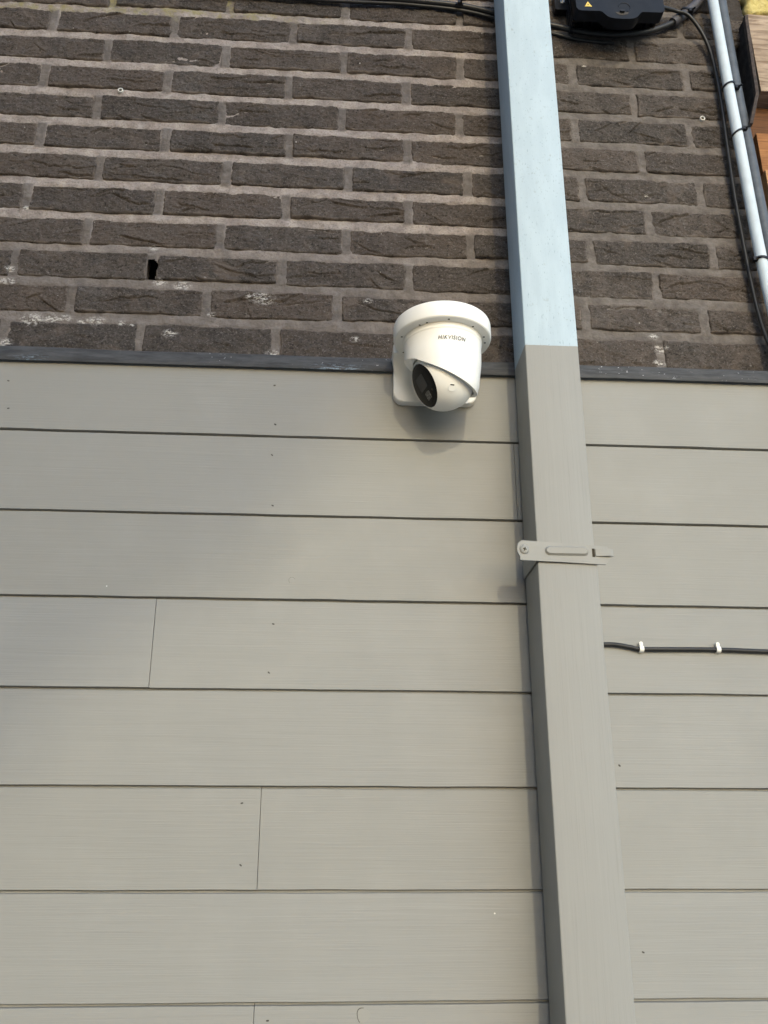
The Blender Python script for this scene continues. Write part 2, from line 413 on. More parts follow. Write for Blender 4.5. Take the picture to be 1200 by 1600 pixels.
def brick_mesh(xa, xb, zlo, zhi, seed, nx, nz):
    r = np.random.default_rng(seed)
    u, v = np.meshgrid(np.linspace(-1, 1, nx), np.linspace(-1, 1, nz))
    L, Hh = (xb - xa) / 2, (zhi - zlo) / 2
    cx, cz = (xa + xb) / 2, (zlo + zhi) / 2
    wx, wz = cx + u * L, cz + v * Hh
    ex = .0011 * fbm(v * 2.2 + 9, u * 0 + seed, seed, 3) + .0007 * vn(v * 9, u * 0, seed + 3)
    ez = .0013 * fbm(u * 3.1, v * 0 + seed, seed + 7, 3) + .0004 * vn(u * 33, np.sign(v) * 3, seed + 4)
    X = wx + np.abs(u) ** 3 * ex * 1.2
    Z = wz + np.abs(v) ** 3 * ez * np.where(v > 0, 1.0, -1.0)
    dl, dz = (1 - np.abs(u)) * L, (1 - np.abs(v)) * Hh
    rr = .0028
    def rnd(d):
        t = np.clip(1 - d / rr, 0, 1); return 1 - np.sqrt(np.clip(1 - t * t, 0, 1))
    Y = rr * .85 * (rnd(dl) + rnd(dz))
    Y += .0015 * fbm(wx * 28, wz * 45, seed + 1, 3) + .0011 * fbm(wx * 130, wz * 190, seed + 2, 3)
    Y += .0008 * r.normal() + u * .0009 * r.normal() + v * .0009 * r.normal()
    for _ in range(int(r.integers(3, 8))):                      # hand-formed folds in the clay
        ln = r.uniform(.03, .12); x0 = r.uniform(xa - .01, xb - ln * .6); z0 = r.uniform(zlo + .004, zhi - .004)
        sl = math.tan(math.radians(r.normal(0, 24))); dep = r.uniform(.0018, .0062); w = r.uniform(.0008, .0016)
        t = (wx - x0) / ln
        zc = z0 + sl * (wx - x0) * (1 - .35 * t) + .0032 * fbm(wx * 48, wx * 0 + z0 * 90, seed + 31, 3)
        tp = sm(t * 5) * sm((1 - t) * 3); d = wz - zc
        sg = 1 if r.random() < .6 else -1
        Y += tp * (dep * np.exp(-(d / w) ** 2) - .45 * dep * np.exp(-np.clip(d * sg, 0, None) / .006) * (d * sg > 0))
    for _ in range(int(r.integers(0, 3))):                      # pits
        px, pz, pr = r.uniform(xa, xb), r.uniform(zlo, zhi), r.uniform(.0015, .004)
        Y += .002 * np.exp(-((wx - px) ** 2 + (wz - pz) ** 2) / pr ** 2)
    vs = np.stack([X, Y, Z], -1).reshape(-1, 3)
    q = grid_quads(nx, nz)
    idx = np.arange(nx * nz).reshape(nz, nx)
    ring = np.concatenate([idx[0, :-1], idx[:-1, -1], idx[-1, :0:-1], idx[:0:-1, 0]])
    back = vs[ring].copy(); back[:, 1] = .035
    n0 = len(vs); m = len(ring); j = np.arange(m)
    side = np.stack([ring, n0 + j, n0 + (j + 1) % m, ring[(j + 1) % m]], 1)
    allv = np.concatenate([vs, back])
    st = stain(allv[:, 0], allv[:, 2])
    edge = np.concatenate([np.minimum(dl, dz).ravel(), np.zeros(m)])
    du = .55 * sm(1.1 - edge / .004) * np.clip(.4 + fbm(allv[:, 0] * 60, allv[:, 2] * 60, seed, 2), 0, 1)
    org = np.array([cx, 0, cz])
    me = mesh_np('brick', allv - org, np.concatenate([q, side]), attrs={'stain': st, 'dust': du})
    return me, org

seed = 100
for c in range(-4, 12):
    ps = sorted(PERPS[c])
    while ps[0] > BX0: ps.insert(0, ps[0] - .223)
    while ps[-1] < BX1 + .06: ps.append(ps[-1] + .221)
    for a, b in zip(ps, ps[1:]):
        seed += 1
        end = .822 if c <= 0 else BX1
        xa, xb = max(a + PERP / 2, BX0), min(b - PERP / 2, end)
        if xb - xa < .015: continue
        xm = (xa + xb) / 2
        zhi = float(bed_z(c - 1, xm)) - BED / 2; zlo = float(bed_z(c, xm)) + BED / 2
        if c == 11: zlo = .528
        if c == 9 and abs(a + .313) < .002: xa += .0035
        rr = np.random.default_rng(seed)
        zhi += rr.normal() * .0010; zlo += rr.normal() * .0010 if c < 11 else 0
        xa += rr.normal() * .0010; xb += rr.normal() * .0010
        vis = -.70 < xm < .86 and c >= -1
        f = (xb - xa) / .206
        me, org = brick_mesh(xa, xb, zlo, zhi, seed, max(20, int(140 * f)) if vis else 40, 36 if vis else 12)
        link('brick', me, M['brick'], wall, org - WLOC)

# mortar: one rough sheet behind the brick faces
nx, nz = 610, 380
xx, zz = np.meshgrid(np.linspace(BX0, .826, nx), np.linspace(BZ0, BZ1, nz))
Y = .0033 + .0013 * fbm(xx * 40, zz * 70, 3, 3) + .0007 * fbm(xx * 160, zz * 190, 8, 2)
grey = np.zeros_like(xx); moss = np.zeros_like(xx)
for c in range(-4, 12):
    zc = Z0 - (c - .5) * V
    for p in PERPS[c]:
        wgt = sm((PERP * .75 - np.abs(xx - p)) / .004) * sm((V * .5 - .004 - np.abs(zz - zc)) / .006)
        grey = np.maximum(grey, wgt)
        Y -= wgt * (.0012 + .0014 * math.sin(p * 91 + c))
zb = np.abs((Z0 - zz) / V - np.round((Z0 - zz) / V)) * V
Y += .0018 * sm((zb - .006) / .006) * (1 - grey)
Y -= np.clip(.0016 * fbm(xx * 19, zz * 60, 21, 2) - .0004, 0, .003) * (zb < .012)
grey = np.maximum(grey * .85, sm((.84 - zz) / .12) * .72)
grey = np.maximum(grey, sm((xx - .30) / .1) * .9)
dirt_shade = sm((xx - .775) / .02)  # dirty brick end, with the shade of the gap painted in
moss = sm((zz - 1.285) / .03) * sm((.05 - xx) / .2)
hole = sm((.0082 + .0022 * vn(zz * 300, xx * 300, 2) - np.abs(xx + .3105)) / .002) * sm((.0215 - np.abs(zz - .724)) / .003)
Y += .05 * sm((xx - .792) / .004) * sm((1.315 + .5 * (xx - .81) - zz) / .01)
vs = np.stack([xx, Y, zz], -1).reshape(-1, 3)
mq = grid_quads(nx, nz)
mq = mq[hole.ravel()[mq].mean(1) < .3]                        # the open weep hole
mm = mesh_np('mortar', vs - WLOC, mq, attrs={'stain': stain(xx, zz), 'grey': grey, 'moss': moss, 'dirt_shade': dirt_shade})
mortar = link('mortar', mm, M['mortar'], wall)
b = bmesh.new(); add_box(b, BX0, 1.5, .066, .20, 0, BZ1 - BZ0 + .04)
link('wall_core', bm_mesh(b, 'wall_core'), M['dirt_shade'], wall)  # near-black colour stands for the shade inside the weep hole

# ---------------------------------------------------------------- plank cladding
PP, ZP = 0.13315, 0.39984
YF = -0.030
clad = thing('plank_cladding', 'grey painted horizontal wooden plank cladding below the brick wall', 'cladding', (0, 0, -1.75))
CLOC = np.array([0, 0, -1.75])
XL, XR = -1.25, 1.55
JOINT = {1: [.2955], 3: [-.2469], 5: [-.0817], 7: [-.0785], 9: [-.35, .5], 11: [.1], 13: [-.6, .7]}
NAILS = [(-0.5085, 0.4839), (-0.5018, 0.4355), (-0.0895, 0.4905), (-0.0856, 0.4209), (-0.0884, 0.3675), (-0.0839, 0.2828), (-0.0853, 0.2237), (-0.0845, 0.1603), (-0.0752, 0.0972), (-0.0786, 0.0257), (-0.0836, -0.0263), (-0.0837, -0.1011), (-0.1074, -0.1539), (-0.0665, -0.1537), (-0.1049, -0.2332), (-0.0625, -0.2292), (-0.0863, -0.2993), (-0.085, -0.3748), (-0.061, -0.418), (-0.3787, 0.0886), (0.423, -0.1006), (0.4332, -0.3417), (0.2557, -0.3083)]

def plank_mesh(xa, xb, zlo, zhi, seed):
    n = max(8, int((xb - xa) / .02))
    x = np.linspace(xa, xb, n)
    w1 = .00035 * fbm(x * 14, x * 0, seed, 3); w2 = .00035 * fbm(x * 14, x * 0, seed + 5, 3)
    bow = .0005 * fbm(x * 2.3, x * 0 + 4, seed + 9, 2)
    ch = .0010
    prof = [(.012, 0, 0), (0.0035, 0, 0), (0, ch, 0), (0, ch * 8, 0), (0, -ch * 8, 1), (0, -ch, 1), (.0035, 0, 1), (.0075, 0, 1), (.0075, .012, 1), (.0165, .012, 1), (.018, 0, 0)]
    vs = []
    for dy, dzz, top in prof:
        z = (zhi + w2 if top else zlo + w1) + dzz
        vs.append(np.stack([x, YF + dy + bow, z], -1))
    vs = np.stack(vs)                                            # (profile, n, 3)
    m = len(prof); q = []
    i = np.arange(n - 1)
    for k in range(m):
        k2 = (k + 1) % m
        q.append(np.stack([k * n + i, k * n + i + 1, k2 * n + i + 1, k2 * n + i], 1))
    q = np.concatenate(q)
    bm = bmesh.new()
    bv = [bm.verts.new(p) for p in (vs.reshape(-1, 3) - CLOC)]
    for f in q: bm.faces.new([bv[t] for t in f])
    bm.faces.new([bv[k * n] for k in range(m)]); bm.faces.new([bv[k * n + n - 1] for k in range(m)][::-1])
    return bm_mesh(bm, 'plank', 25)

nb = bmesh.new()                                                 # a nail head sunk in the paint
pts = [(.0024 * math.cos(a) * (1 - .2 * math.cos(2 * a)), .0011 * math.sin(a)) for a in [2 * math.pi * i / 10 for i in range(10)]]
add_prism(nb, pts, lambda x, z: (x, -.0004, z), lambda x, z: (x, .003, z))
nail_me = bm_mesh(nb, 'nail_head', 40); nail_me.materials.append(M['nail'])
ps_ = 0
for row in range(0, 17):
    ztop = ZP - (row - 1) * PP; zlow = ztop - PP
    if row == 0: ztop = .534
    js = [XL] + JOINT.get(row, []) + [XR]
    for xa, xb in zip(js, js[1:]):
        ps_ += 1
        z_lo = max(zlow + .0014, -1.748)
        if ztop - z_lo < .03: continue
        pl = link('plank', plank_mesh(xa + .0004, xb - .0004, z_lo, ztop - .0014, 900 + ps_ * 3), M['plank'], clad)
        pl.location.y = .0001 * math.sin(ps_ * 2.3)
        for k, (nx_, nz_) in enumerate(NAILS):
            if xa < nx_ < xb and zlow < nz_ < ztop:
                no = link('nail_head', nail_me, None, pl, (nx_, YF + .0002, nz_ + 1.75))
                no.rotation_euler = (0, .5 * math.sin(k * 5.1) + (1.1 if k in (13, 15) else .25), 0)
        if row == 2:                                             # a plugged hole
            link('plug_rim', tube_mesh([(.0046 * math.cos(a), -.0002, .0050 * math.sin(a)) for a in [math.radians(20 + i * 30) for i in range(8)]], .0004, 'plug_rim', 6, 2), M['nail'], pl, (-.0504, YF, .164 + 1.75))
            o = link('wood_plug', lathe_mesh([(.0022, .0002), (.0036, .0003), (.0044, 0), (.0044, -.004)], 'wood_plug', 20, 30, Matrix.Rotation(math.radians(90), 4, 'X')), M['plank'], pl, (-.0504, YF - .0003, .164 + 1.75))
        if row == 7 and xb > 1:
            pp = [(.008 * math.cos(a) * (1 + .3 * math.cos(a - .6)), .0085 * math.sin(a)) for a in [2 * math.pi * i / 18 for i in range(18)]]
            link('knot_rim', tube_mesh([(x_ * 1.04, -.0002, z_ * 1.04) for x_, z_ in pp[4:13]], .00045, 'knot_rim', 6, 2), M['nail'], pl, (.0594, YF, -.4133 + 1.75))
            o = link('knot', prism_xz(pp, -.0006, .004, 'knot', .0005), M['strap'], pl, (.0594, YF - .0002, -.4133 + 1.75))
bb = bmesh.new(); add_box(bb, XL, XR, .0, .05, 0.002, 2.262)
link('backing_board', bm_mesh(bb, 'backing_board'), M['dirt_shade'], clad)

# ---------------------------------------------------------------- lead flashing between brick and planks
n = 300
x = np.linspace(XL, XR, n)
wav = .0008 * fbm(x * 6, x * 0, 61, 3)
fl = []
for yy, z_ in ((.002, .546), (-.0345, .5435), (-.0375, .541), (-.0385, .530), (-.0385, .5205), (-.0378, .5185), (-.0365, .5185), (-.0362, .5225), (-.0335, .538), (.002, .5405)):
    fl.append(np.stack([x, yy + (wav if yy < 0 else 0) + .0004 * vn(x * 40, x * 0 + z_ * 300, 12), z_ + .0012 * fbm(x * 3, x * 0 + 2, 77, 2) * (z_ < .53) + .0008 * fbm(x * 9, x * 0, 33, 3) * (z_ > .535)], -1))
fl = np.stack(fl); m = len(fl); i = np.arange(n - 1)
q = np.concatenate([np.stack([k * n + i, k * n + i + 1, ((k + 1) % m) * n + i + 1, ((k + 1) % m) * n + i], 1) for k in range(m)])
fv = fl.reshape(-1, 3)
chip_glare = np.maximum(.9 * sm(1 - np.abs(fv[:, 0] - .01) / .06), .6 * sm(1 - np.abs(fv[:, 0] + .48) / .04)) * sm((.5235 - fv[:, 2]) / .003)
flo = link('lead_flashing', mesh_np('lead_flashing', fv[:, ::-1][:, ::-1], q[:, ::-1], True, {'stain': chip_glare}), M['flashing'])
flo.data.set_sharp_from_angle(angle=math.radians(35))
tag(flo, 'dark grey metal flashing strip between the bricks and the top plank', 'flashing')

# ---------------------------------------------------------------- downpipe
PX0, PX1, PY0, PY1 = .3000, .3835, -.128, -.046
dp = thing('downpipe', 'square rainwater downpipe, pale zinc above and painted grey below', 'downpipe', ((PX0 + PX1) / 2, (PY0 + PY1) / 2, -1.75))
dl_ = Vector(dp.location)

def pipe_mesh(grow, za, zb, name, seed):
    out = rrect(PX0 - grow, PX1 + grow, PY0 - grow, PY1 + grow, .0018, 3)
    nz = 60; bm = bmesh.new(); rings = []
    for k in range(nz + 1):
        z = za + (zb - za) * k / nz
        d = .0005 * float(vn(z * 4, seed, 3)); d2 = .0005 * float(vn(z * 4, seed + 9, 3))
        rings.append([bm.verts.new((a + d - dl_.x, b_ + d2 - dl_.y, z - dl_.z)) for a, b_ in out])
    for A, B in zip(rings, rings[1:]):
        for k in range(len(out)):
            bm.faces.new((A[k], A[(k + 1) % len(out)], B[(k + 1) % len(out)], B[k]))
    bm.faces.new(rings[0][::-1]); bm.faces.new(rings[-1])
    return bm_mesh(bm, name, 40)
link('upper_pipe', pipe_mesh(0, .160, 1.66, 'upper_pipe', 1), M['pipe'], dp)
link('lower_pipe', pipe_mesh(.0013, -1.745, .1668, 'lower_pipe', 4), M['pipe'], dp)

# ---------------------------------------------------------------- pipe bracket
br = thing('pipe_bracket', 'grey painted metal strap bracket clamped across the downpipe', 'bracket', (.34, YF, .165))
BL = Vector(br.location)
def bp(me): me.transform(Matrix.Translation(-BL)); return me
o_ = [(.2735, .1700), (.3300, .1683), (.3960, .1655), (.4035, .1745), (.4045, .1830), (.4000, .1925), (.3860, .1935), (.3300, .1965), (.2770, .1995)]
left = [(.2735 - .0055 * math.sin(math.pi * t / 6) + .0035 * t / 6, .1995 - .0295 * t / 6) for t in range(1, 6)]
strap = o_ + left[0:]
link('strap', bp(prism_xz(strap, -.1332, -.1305, 'strap', .0006, 1)), M['strap'], br)
rd = bmesh.new()
add_prism(rd, rrect(.3095, .3725, .1775, .1915, .0065, 6), lambda a, c: (a, -.1330, c), lambda a, c: (.341 + (a - .341) * .93, -.1366, .1845 + (c - .1845) * .62))
link('ridge', bp(bm_mesh(rd, 'ridge', 50, .0008, 2)), M['strap'], br)
lt = bmesh.new()
add_prism(lt, [(.3815, -.1322), (.3820, -.1350), (.4020, -.1375), (.4075, -.1352), (.4072, -.1336), (.4015, -.1356), (.3840, -.1334)], lambda a, y_: (a, y_, .1775), lambda a, y_: (a, y_, .1880))
link('latch', bp(bm_mesh(lt, 'latch', 30, .0004, 1)), M['strap'], br)
sl = bmesh.new(); add_box(sl, .3775, .3812, -.1336, -.132, .1765, .1890)
link('slot', bp(bm_mesh(sl, 'slot')), M['hole'], br)
sc = link('screw', bp(lathe_mesh([(0, .0022), (.0042, .0020), (.0064, .0010), (.0070, 0), (.0070, -.0006)], 'screw', 24, 40, Matrix.Translation((.2802, -.1334, .1858)) @ Matrix.Rotation(math.radians(90), 4, 'X'))), M['strap'], br)
xs = bmesh.new(); add_box(xs, -.0026, .0026, -.0003, .0004, -.0006, .0006); add_box(xs, -.0006, .0006, -.0004, .0003, -.0026, .0026)
bmesh.ops.transform(xs, matrix=Matrix.Translation(Vector((.2802, -.1357, .1858)) - BL) @ Matrix.Rotation(.3, 4, 'Y'), verts=xs.verts[:])
link('screw_recess', bm_mesh(xs, 'screw_recess'), M['hole'], sc)
bk = bmesh.new(); add_box(bk, .2968, .2984, -.1304, -.0425, .1690, .1955); add_box(bk, .3851, .3867, -.1304, -.0425, .1690, .1940); add_box(bk, .2985, .3850, -.0435, -.0420, .1735, .1945); add_box(bk, .330, .352, -.0419, -.0306, .1755, .1935)
link('rear_arm', bp(bm_mesh(bk, 'rear_arm', 30, .0006, 1)), M['strap'], br)

# ---------------------------------------------------------------- security camera
CX, CY, DZ = .172, -.121, .525
R_D, R_B = .0755, .0597
sc_t = thing('security_camera', 'white turret security camera with black lens face on a wall bracket', 'security camera', (CX, YF, .462))
SL = Vector(sc_t.location)
def sp(me): me.transform(Matrix.Translation(Vector((CX, CY, 0)) - SL)); return me
# wall bracket: plate that sweeps out into the disc
pb = bmesh.new()
add_prism(pb, rrect(.1020, .2360, .4605, .5470, .015, 8), lambda a, c: (a, YF - .0006, c), lambda a, c: (a, -.0455, c))
bmesh.ops.bevel(pb, geom=[e for e in pb.edges if all(abs(v.co.y + .0455) < 1e-5 for v in e.verts)], offset=.0028, segments=3, affect='EDGES', profile=.5)
prof = [(-.0400, .4900), (-.0456, .4900)]
for k in range(1, 13):
    a = math.radians(90 * k / 12); prof.append((-.0456 - .040 * (1 - math.cos(a)), .4900 + .0350 * math.sin(a)))
prof += [(-.0856, .5400), (-.0400, .5400)]
def wd(z): return .0625 + .0075 * max(0, min(1, (z - .49) / .035))
add_prism(pb, prof, lambda y_, z: (.169 - wd(z), y_, z), lambda y_, z: (.169 + wd(z), y_, z))
me = bm_mesh(pb, 'wall_bracket', 32)
me.transform(Matrix.Translation(-SL))
link('wall_bracket', me, M['white'], sc_t)
disc = [(0, DZ + .0290), (R_D - .006, DZ + .0290), (R_D - .0025, DZ + .0283), (R_D - .0008, DZ + .0265), (R_D, DZ + .023), (R_D, DZ + .004), (R_D - .0006, DZ + .0018), (R_D - .0022, DZ + .0003), (R_D - .005, DZ), (0, DZ)]
link('mounting_disc', sp(lathe_mesh(disc, 'mounting_disc', 96, 30)), M['white'], sc_t)
hm = lathe_mesh([(.0011, -.0002), (.0019, -.0007), (.0019, .002)], 'hole', 12)
hb = lathe_mesh([(.0022, -.0004), (.0021, .0015)], 'screw_hole', 14)
hb2 = bmesh.new(); bmesh.ops.create_circle(hb2, cap_ends=True, segments=14, radius=.0017)
hole_me = bm_mesh(hb2, 'screw_hole'); hole_me.materials.append(M['hole'])
for ang, rad in ((1.3, .0675), (-28.1, .0635), (-39.5, .0630), (39, .0640), (-78.1, .0655), (70.9, .0650), (86.3, .0660), (-119.5, .0660), (140, .066), (180, .066)):
    a = math.radians(ang)
    link('screw_hole', hole_me, None, sc_t, Vector((CX + rad * math.sin(a), CY - rad * math.cos(a), DZ - .0004)) - SL)
# housing: body of revolution cut by a slanted opening, with a hollow for the ball
BC = Vector((0, 0, .4615)); NC = Vector((-.433, .25, -.866)).normalized(); NF = Vector((-.856, -.196, -.478)).normalized()
hp = [(0, DZ + .002), (R_B + .0012, DZ + .002), (R_B + .0012, DZ - .0085), (R_B + .0004, DZ - .0098), (R_B, DZ - .0110), (R_B - .0004, DZ - .030)]
hp += [(.0590, .485), (.0582, .476), (.0570, .467), (.0556, .4585)]
for k in range(1, 10):
    a = math.radians(90 * k / 9); hp.append((.0554 * math.cos(a), .4560 - .0554 * math.sin(a)))
hp[-1] = (0, hp[-1][1])
def temp(me): o = bpy.data.objects.new('tmp', me); COL.objects.link(o); return o
hme = lathe_mesh(hp, 'housing', 96, 30)
cut = bmesh.new()                                                # half space beyond the opening plane
add_box(cut, -.2, .2, -.2, .2, 0, .3)
bmesh.ops.transform(cut, matrix=Matrix.Translation(BC + NC * .0005) @ NC.to_track_quat('Z', 'Y').to_matrix().to_4x4(), verts=cut.verts[:])
ball = bmesh.new(); bmesh.ops.create_uvsphere(ball, u_segments=72, v_segments=36, radius=.0518)
bmesh.ops.translate(ball, vec=BC, verts=ball.verts[:])
scp = bmesh.new(); bmesh.ops.create_uvsphere(scp, u_segments=64, v_segments=32, radius=.0335)
bmesh.ops.translate(scp, vec=BC + NF * .053 + Vector((0, -.004, .0125)), verts=scp.verts[:])
ho = temp(hme)
tools = []
for bmx in (cut, ball, scp):
    t = temp(bm_mesh(bmx, 'tool')); tools.append(t)
    md = ho.modifiers.new('b', 'BOOLEAN'); md.operation = 'DIFFERENCE'; md.solver = 'EXACT'; md.object = t
dg = bpy.context.evaluated_depsgraph_get(); dg.update()
res = bpy.data.meshes.new_from_object(ho.evaluated_get(dg))
for o in [ho] + tools: bpy.data.objects.remove(o)
rb = bmesh.new(); rb.from_mesh(res)
bmesh.ops.remove_doubles(rb, verts=rb.verts[:], dist=.00005)
res = bm_mesh(rb, 'housing', 28)
res.materials.clear()
link('housing', sp(res), M['white'], sc_t)
# ball with flat black face
q4 = Matrix.Translation(BC) @ NF.to_track_quat('Z', 'Y').to_matrix().to_4x4()
RB, RF = .0495, .0352
df = math.sqrt(RB * RB - RF * RF)
a0 = math.asin(RF / RB)
bp_ = [(0, df - .0030), (RF - .0012, df - .0030), (RF - .0006, df + .0004)]
for k in range(0, 30):
    a = a0 + (math.pi - a0) * k / 29; bp_.append((RB * math.sin(a), RB * math.cos(a)))
for j, (r_, z_) in enumerate(bp_):                               # parting line round the ball
    pass
bp_[-1] = (0, -RB)
eye = link('eyeball', sp(lathe_mesh(bp_, 'eyeball', 96, 32, q4)), M['white'], sc_t)
link('face_glass', sp(lathe_mesh([(0, df + .0018), (RF * .5, df + .0015), (RF - .006, df + .0008), (RF - .0020, df), (RF - .0012, df - .0012), (RF - .0012, df - .0035)], 'face_glass', 72, 40, q4)), M['gloss'], eye)
# windows in the face, local axes: u across, v "up" on the face
zf = NF; uf = Vector((0, 0, 1)).cross(zf).normalized(); vf = zf.cross(uf)
def face_patch(name, pts, mat, h):
    bm = bmesh.new()
    O = BC + NF * df
    add_prism(bm, pts, lambda a, c: O + uf * a + vf * c + zf * (h - .0010), lambda a, c: O + uf * a + vf * c + zf * h)
    return link(name, sp(bm_mesh(bm, name, 30)), mat, eye)
face_patch('lens_window', rrect(-.0135, .0125, -.0055, .0165, .002, 3), M['lens'], .0022)
face_patch('led_window', rrect(-.0070, .0075, -.0225, -.0105, .0015, 3), M['led'], .0021)
# small service cap and screw on the ball
def on_ball(px_dir, name, bm, mat, lift):
    d = Vector(px_dir).normalized()
    bmesh.ops.transform(bm, matrix=Matrix.Translation(BC + d * (RB + lift)) @ d.to_track_quat('Z', 'Y').to_matrix().to_4x4(), verts=bm.verts[:])
    return link(name, sp(bm_mesh(bm, name, 40)), mat, eye)
cp = bmesh.new(); add_prism(cp, rrect(-.0055, .0055, -.0065, .0050, .0045, 5), lambda a, c: (a, c, -.002), lambda a, c: (a, c, .0001))
on_ball((.16, -.72, -.66), 'service_cap', cp, M['white'], .0002)
st_ = bmesh.new(); add_prism(st_, rrect(-.0032, .0032, -.0009, .0009, .0008, 3), lambda a, c: (a, c, -.002), lambda a, c: (a, c, .0002))
on_ball((.16, -.77, -.61), 'slot', st_, M['hole'], .0004)
s2 = bmesh.new(); bmesh.ops.create_circle(s2, cap_ends=True, segments=12, radius=.0014)
on_ball((-.43, -.60, -.70), 'screw_hole', s2, M['hole'], .0003)
# lettering on the housing
fc = bpy.data.curves.new('lettering', 'FONT'); fc.body = 'HIKVISION'; fc.size = 1.0; fc.shear = .22; fc.extrude = .0; fc.space_character = 1.12; fc.offset = .012; fc.resolution_u = 3
fo = bpy.data.objects.new('tmp', fc); COL.objects.link(fo)
dg = bpy.context.evaluated_depsgraph_get(); dg.update()
tm = bpy.data.meshes.new_from_object(fo.evaluated_get(dg)); bpy.data.objects.remove(fo)
co = np.empty(len(tm.vertices) * 3); tm.vertices.foreach_get('co', co); co = co.reshape(-1, 3)
x0_, x1_ = co[:, 0].min(), co[:, 0].max(); h0, h1 = co[:, 1].min(), co[:, 1].max()
an = np.radians(-13.5 + (co[:, 0] - x0_) / (x1_ - x0_) * 41.0); zt = .4953 + (co[:, 1] - h0) / (h1 - h0) * .0072
rad = .0604
co2 = np.stack([rad * np.sin(an), -rad * np.cos(an), zt], -1)
tm.vertices.foreach_set('co', co2.ravel()); tm.materials.clear()
tm.update()
link('lettering', sp(tm), M['ink'], sc_t)

# ---------------------------------------------------------------- cables, conduits, ties
bigc = [(-.25, 1.372), (-.1, 1.370), (.0128, 1.3669), (.0886, 1.3658), (.1393, 1.3646), (.2372, 1.3583), (.3044, 1.3446), (.36, 1.331), (.4209, 1.3194), (.4816, 1.3069), (.5457, 1.304), (.6116, 1.3163), (.6667, 1.344), (.7034, 1.3777), (.7299, 1.411), (.745, 1.47), (.748, 1.62)]
o = link('power_cable', tube_mesh([(a, -.0125, c) for a, c in bigc], .0056, 'power_cable', 16, 12), M['cable'])
tag(o, 'thick black cable sagging across the bricks and under the black box', 'cable')
o = link('thin_cable', tube_mesh([(a, -.0085 if a < .35 else -.0055, c - .0105 + .004 * math.sin(a * 9)) for a, c in bigc[:11]] , .0036, 'thin_cable', 12, 12), M['cable'])
tag(o, 'thinner black cable running just under the thick one behind the downpipe', 'cable')
slv = [(.668, 1.345), (.7034, 1.3777), (.7299, 1.411), (.745, 1.47), (.748, 1.60)]
o = link('cable_sleeve', tube_mesh([(a, -.0125, c) for a, c in slv], .0092, 'cable_sleeve', 16, 14, rf=lambda t, i: 1 + .07 * (i % 2)), M['sleeve'])
tag(o, 'grey corrugated sleeve round the cable right of the black box', 'sleeve')
side = [(.6300, -.040, 1.3560), (.6461, -.032, 1.3608), (.6722, -.0255, 1.361), (.6968, -.0270, 1.3475), (.7245, -.018, 1.3071), (.7385, -.012, 1.25), (.7415, -.012, 1.1532), (.7395, -.012, 1.0445), (.7380, -.012, .9259), (.7395, -.012, .8407), (.741, -.012, .7719), (.744, -.015, .679), (.7486, -.022, .6149), (.752, -.036, .57), (.753, -.041, .52), (.754, -.036, .40), (.755, -.036, -.2), (.755, -.036, -1.2)]
o = link('box_cable', tube_mesh(side, .0038, 'box_cable', 12, 10), M['cable'])
tag(o, 'thin black cable curving out of the black box and down beside the pale conduit', 'cable')
wc = [(.7475, -.0300, 1.64), (.7488, -.03, 1.3914), (.751, -.03, 1.1755), (.754, -.03, 1.0062), (.7563, -.03, .8477), (.7589, -.032, .7254), (.762, -.040, .60), (.765, -.0445, .50), (.768, -.0445, 0), (.772, -.0445, -1.74)]
o = link('pale_conduit', tube_mesh(wc, .0100, 'pale_conduit', 24, 8), M['zinc'])
tag(o, 'pale blue white conduit pipe running down the right end of the brick wall', 'conduit')
gc = [(.772, -.0135, 1.64), (.7735, -.0135, 1.41), (.7745, -.0135, 1.19), (.7790, -.0135, 1.02), (.7825, -.0135, .86), (.785, -.016, .74), (.789, -.030, .60), (.791, -.0445, .50), (.794, -.0445, 0), (.796, -.0445, -1.74)]
o = link('slate_conduit', tube_mesh(gc, .0115, 'slate_conduit', 24, 8), M['grey'])
tag(o, 'dark slate grey pipe just right of the pale conduit', 'conduit')

def tie(path, loc, label, knot):
    t = thing('cable_tie', label, 'cable tie', loc, 'black cable ties')
    L_ = Vector(loc)
    P = [Vector(p) for p in catmull(path + [path[0]], 8)[:-1]]
    bm = bmesh.new(); n = len(P); rings = []
    ax = Vector((.12, 0, 1)).normalized()
    for i in range(n):
        tn = (P[(i + 1) % n] - P[i - 1]).normalized(); ou = tn.cross(ax).normalized()
        rings.append([bm.verts.new(P[i] - L_ + ou * a + ax * c) for a, c in ((.0007, .0021), (.0007, -.0021), (-.0007, -.0021), (-.0007, .0021))])
    for i in range(n):
        A, B = rings[i], rings[(i + 1) % n]
        for k in range(4): bm.faces.new((A[k], A[(k + 1) % 4], B[(k + 1) % 4], B[k]))
    link('band', bm_mesh(bm, 'band', 40), M['black'], t)
    kb = bmesh.new(); add_box(kb, -.0042, .0042, -.0035, .0035, -.0036, .0036)
    link('head', bm_mesh(kb, 'head', 30, .0008, 1), M['black'], t, Vector(knot) - L_)
    tl = bmesh.new(); add_box(tl, -.0017, .0017, -.012, 0, -.0005, .0005)
    tail = link('tail', bm_mesh(tl, 'tail', 30), M['black'], t, Vector(knot) - L_)
    tail.rotation_euler = (.25, .5, .6)
def loop(cx, z, r, cy, tilt=0.0, ex=0.0):
    return [(cx + (r + ex * (math.cos(a) > 0)) * math.cos(a), cy + r * math.sin(a), z + tilt * math.cos(a)) for a in [2 * math.pi * i / 12 for i in range(12)]]
tie(loop(.7512, 1.168, .0112, -.03, .004), (.7512, -.018, 1.168), 'black cable tie highest on the pale conduit, level with the rusty iron strap', (.7690, -.0285, 1.168))
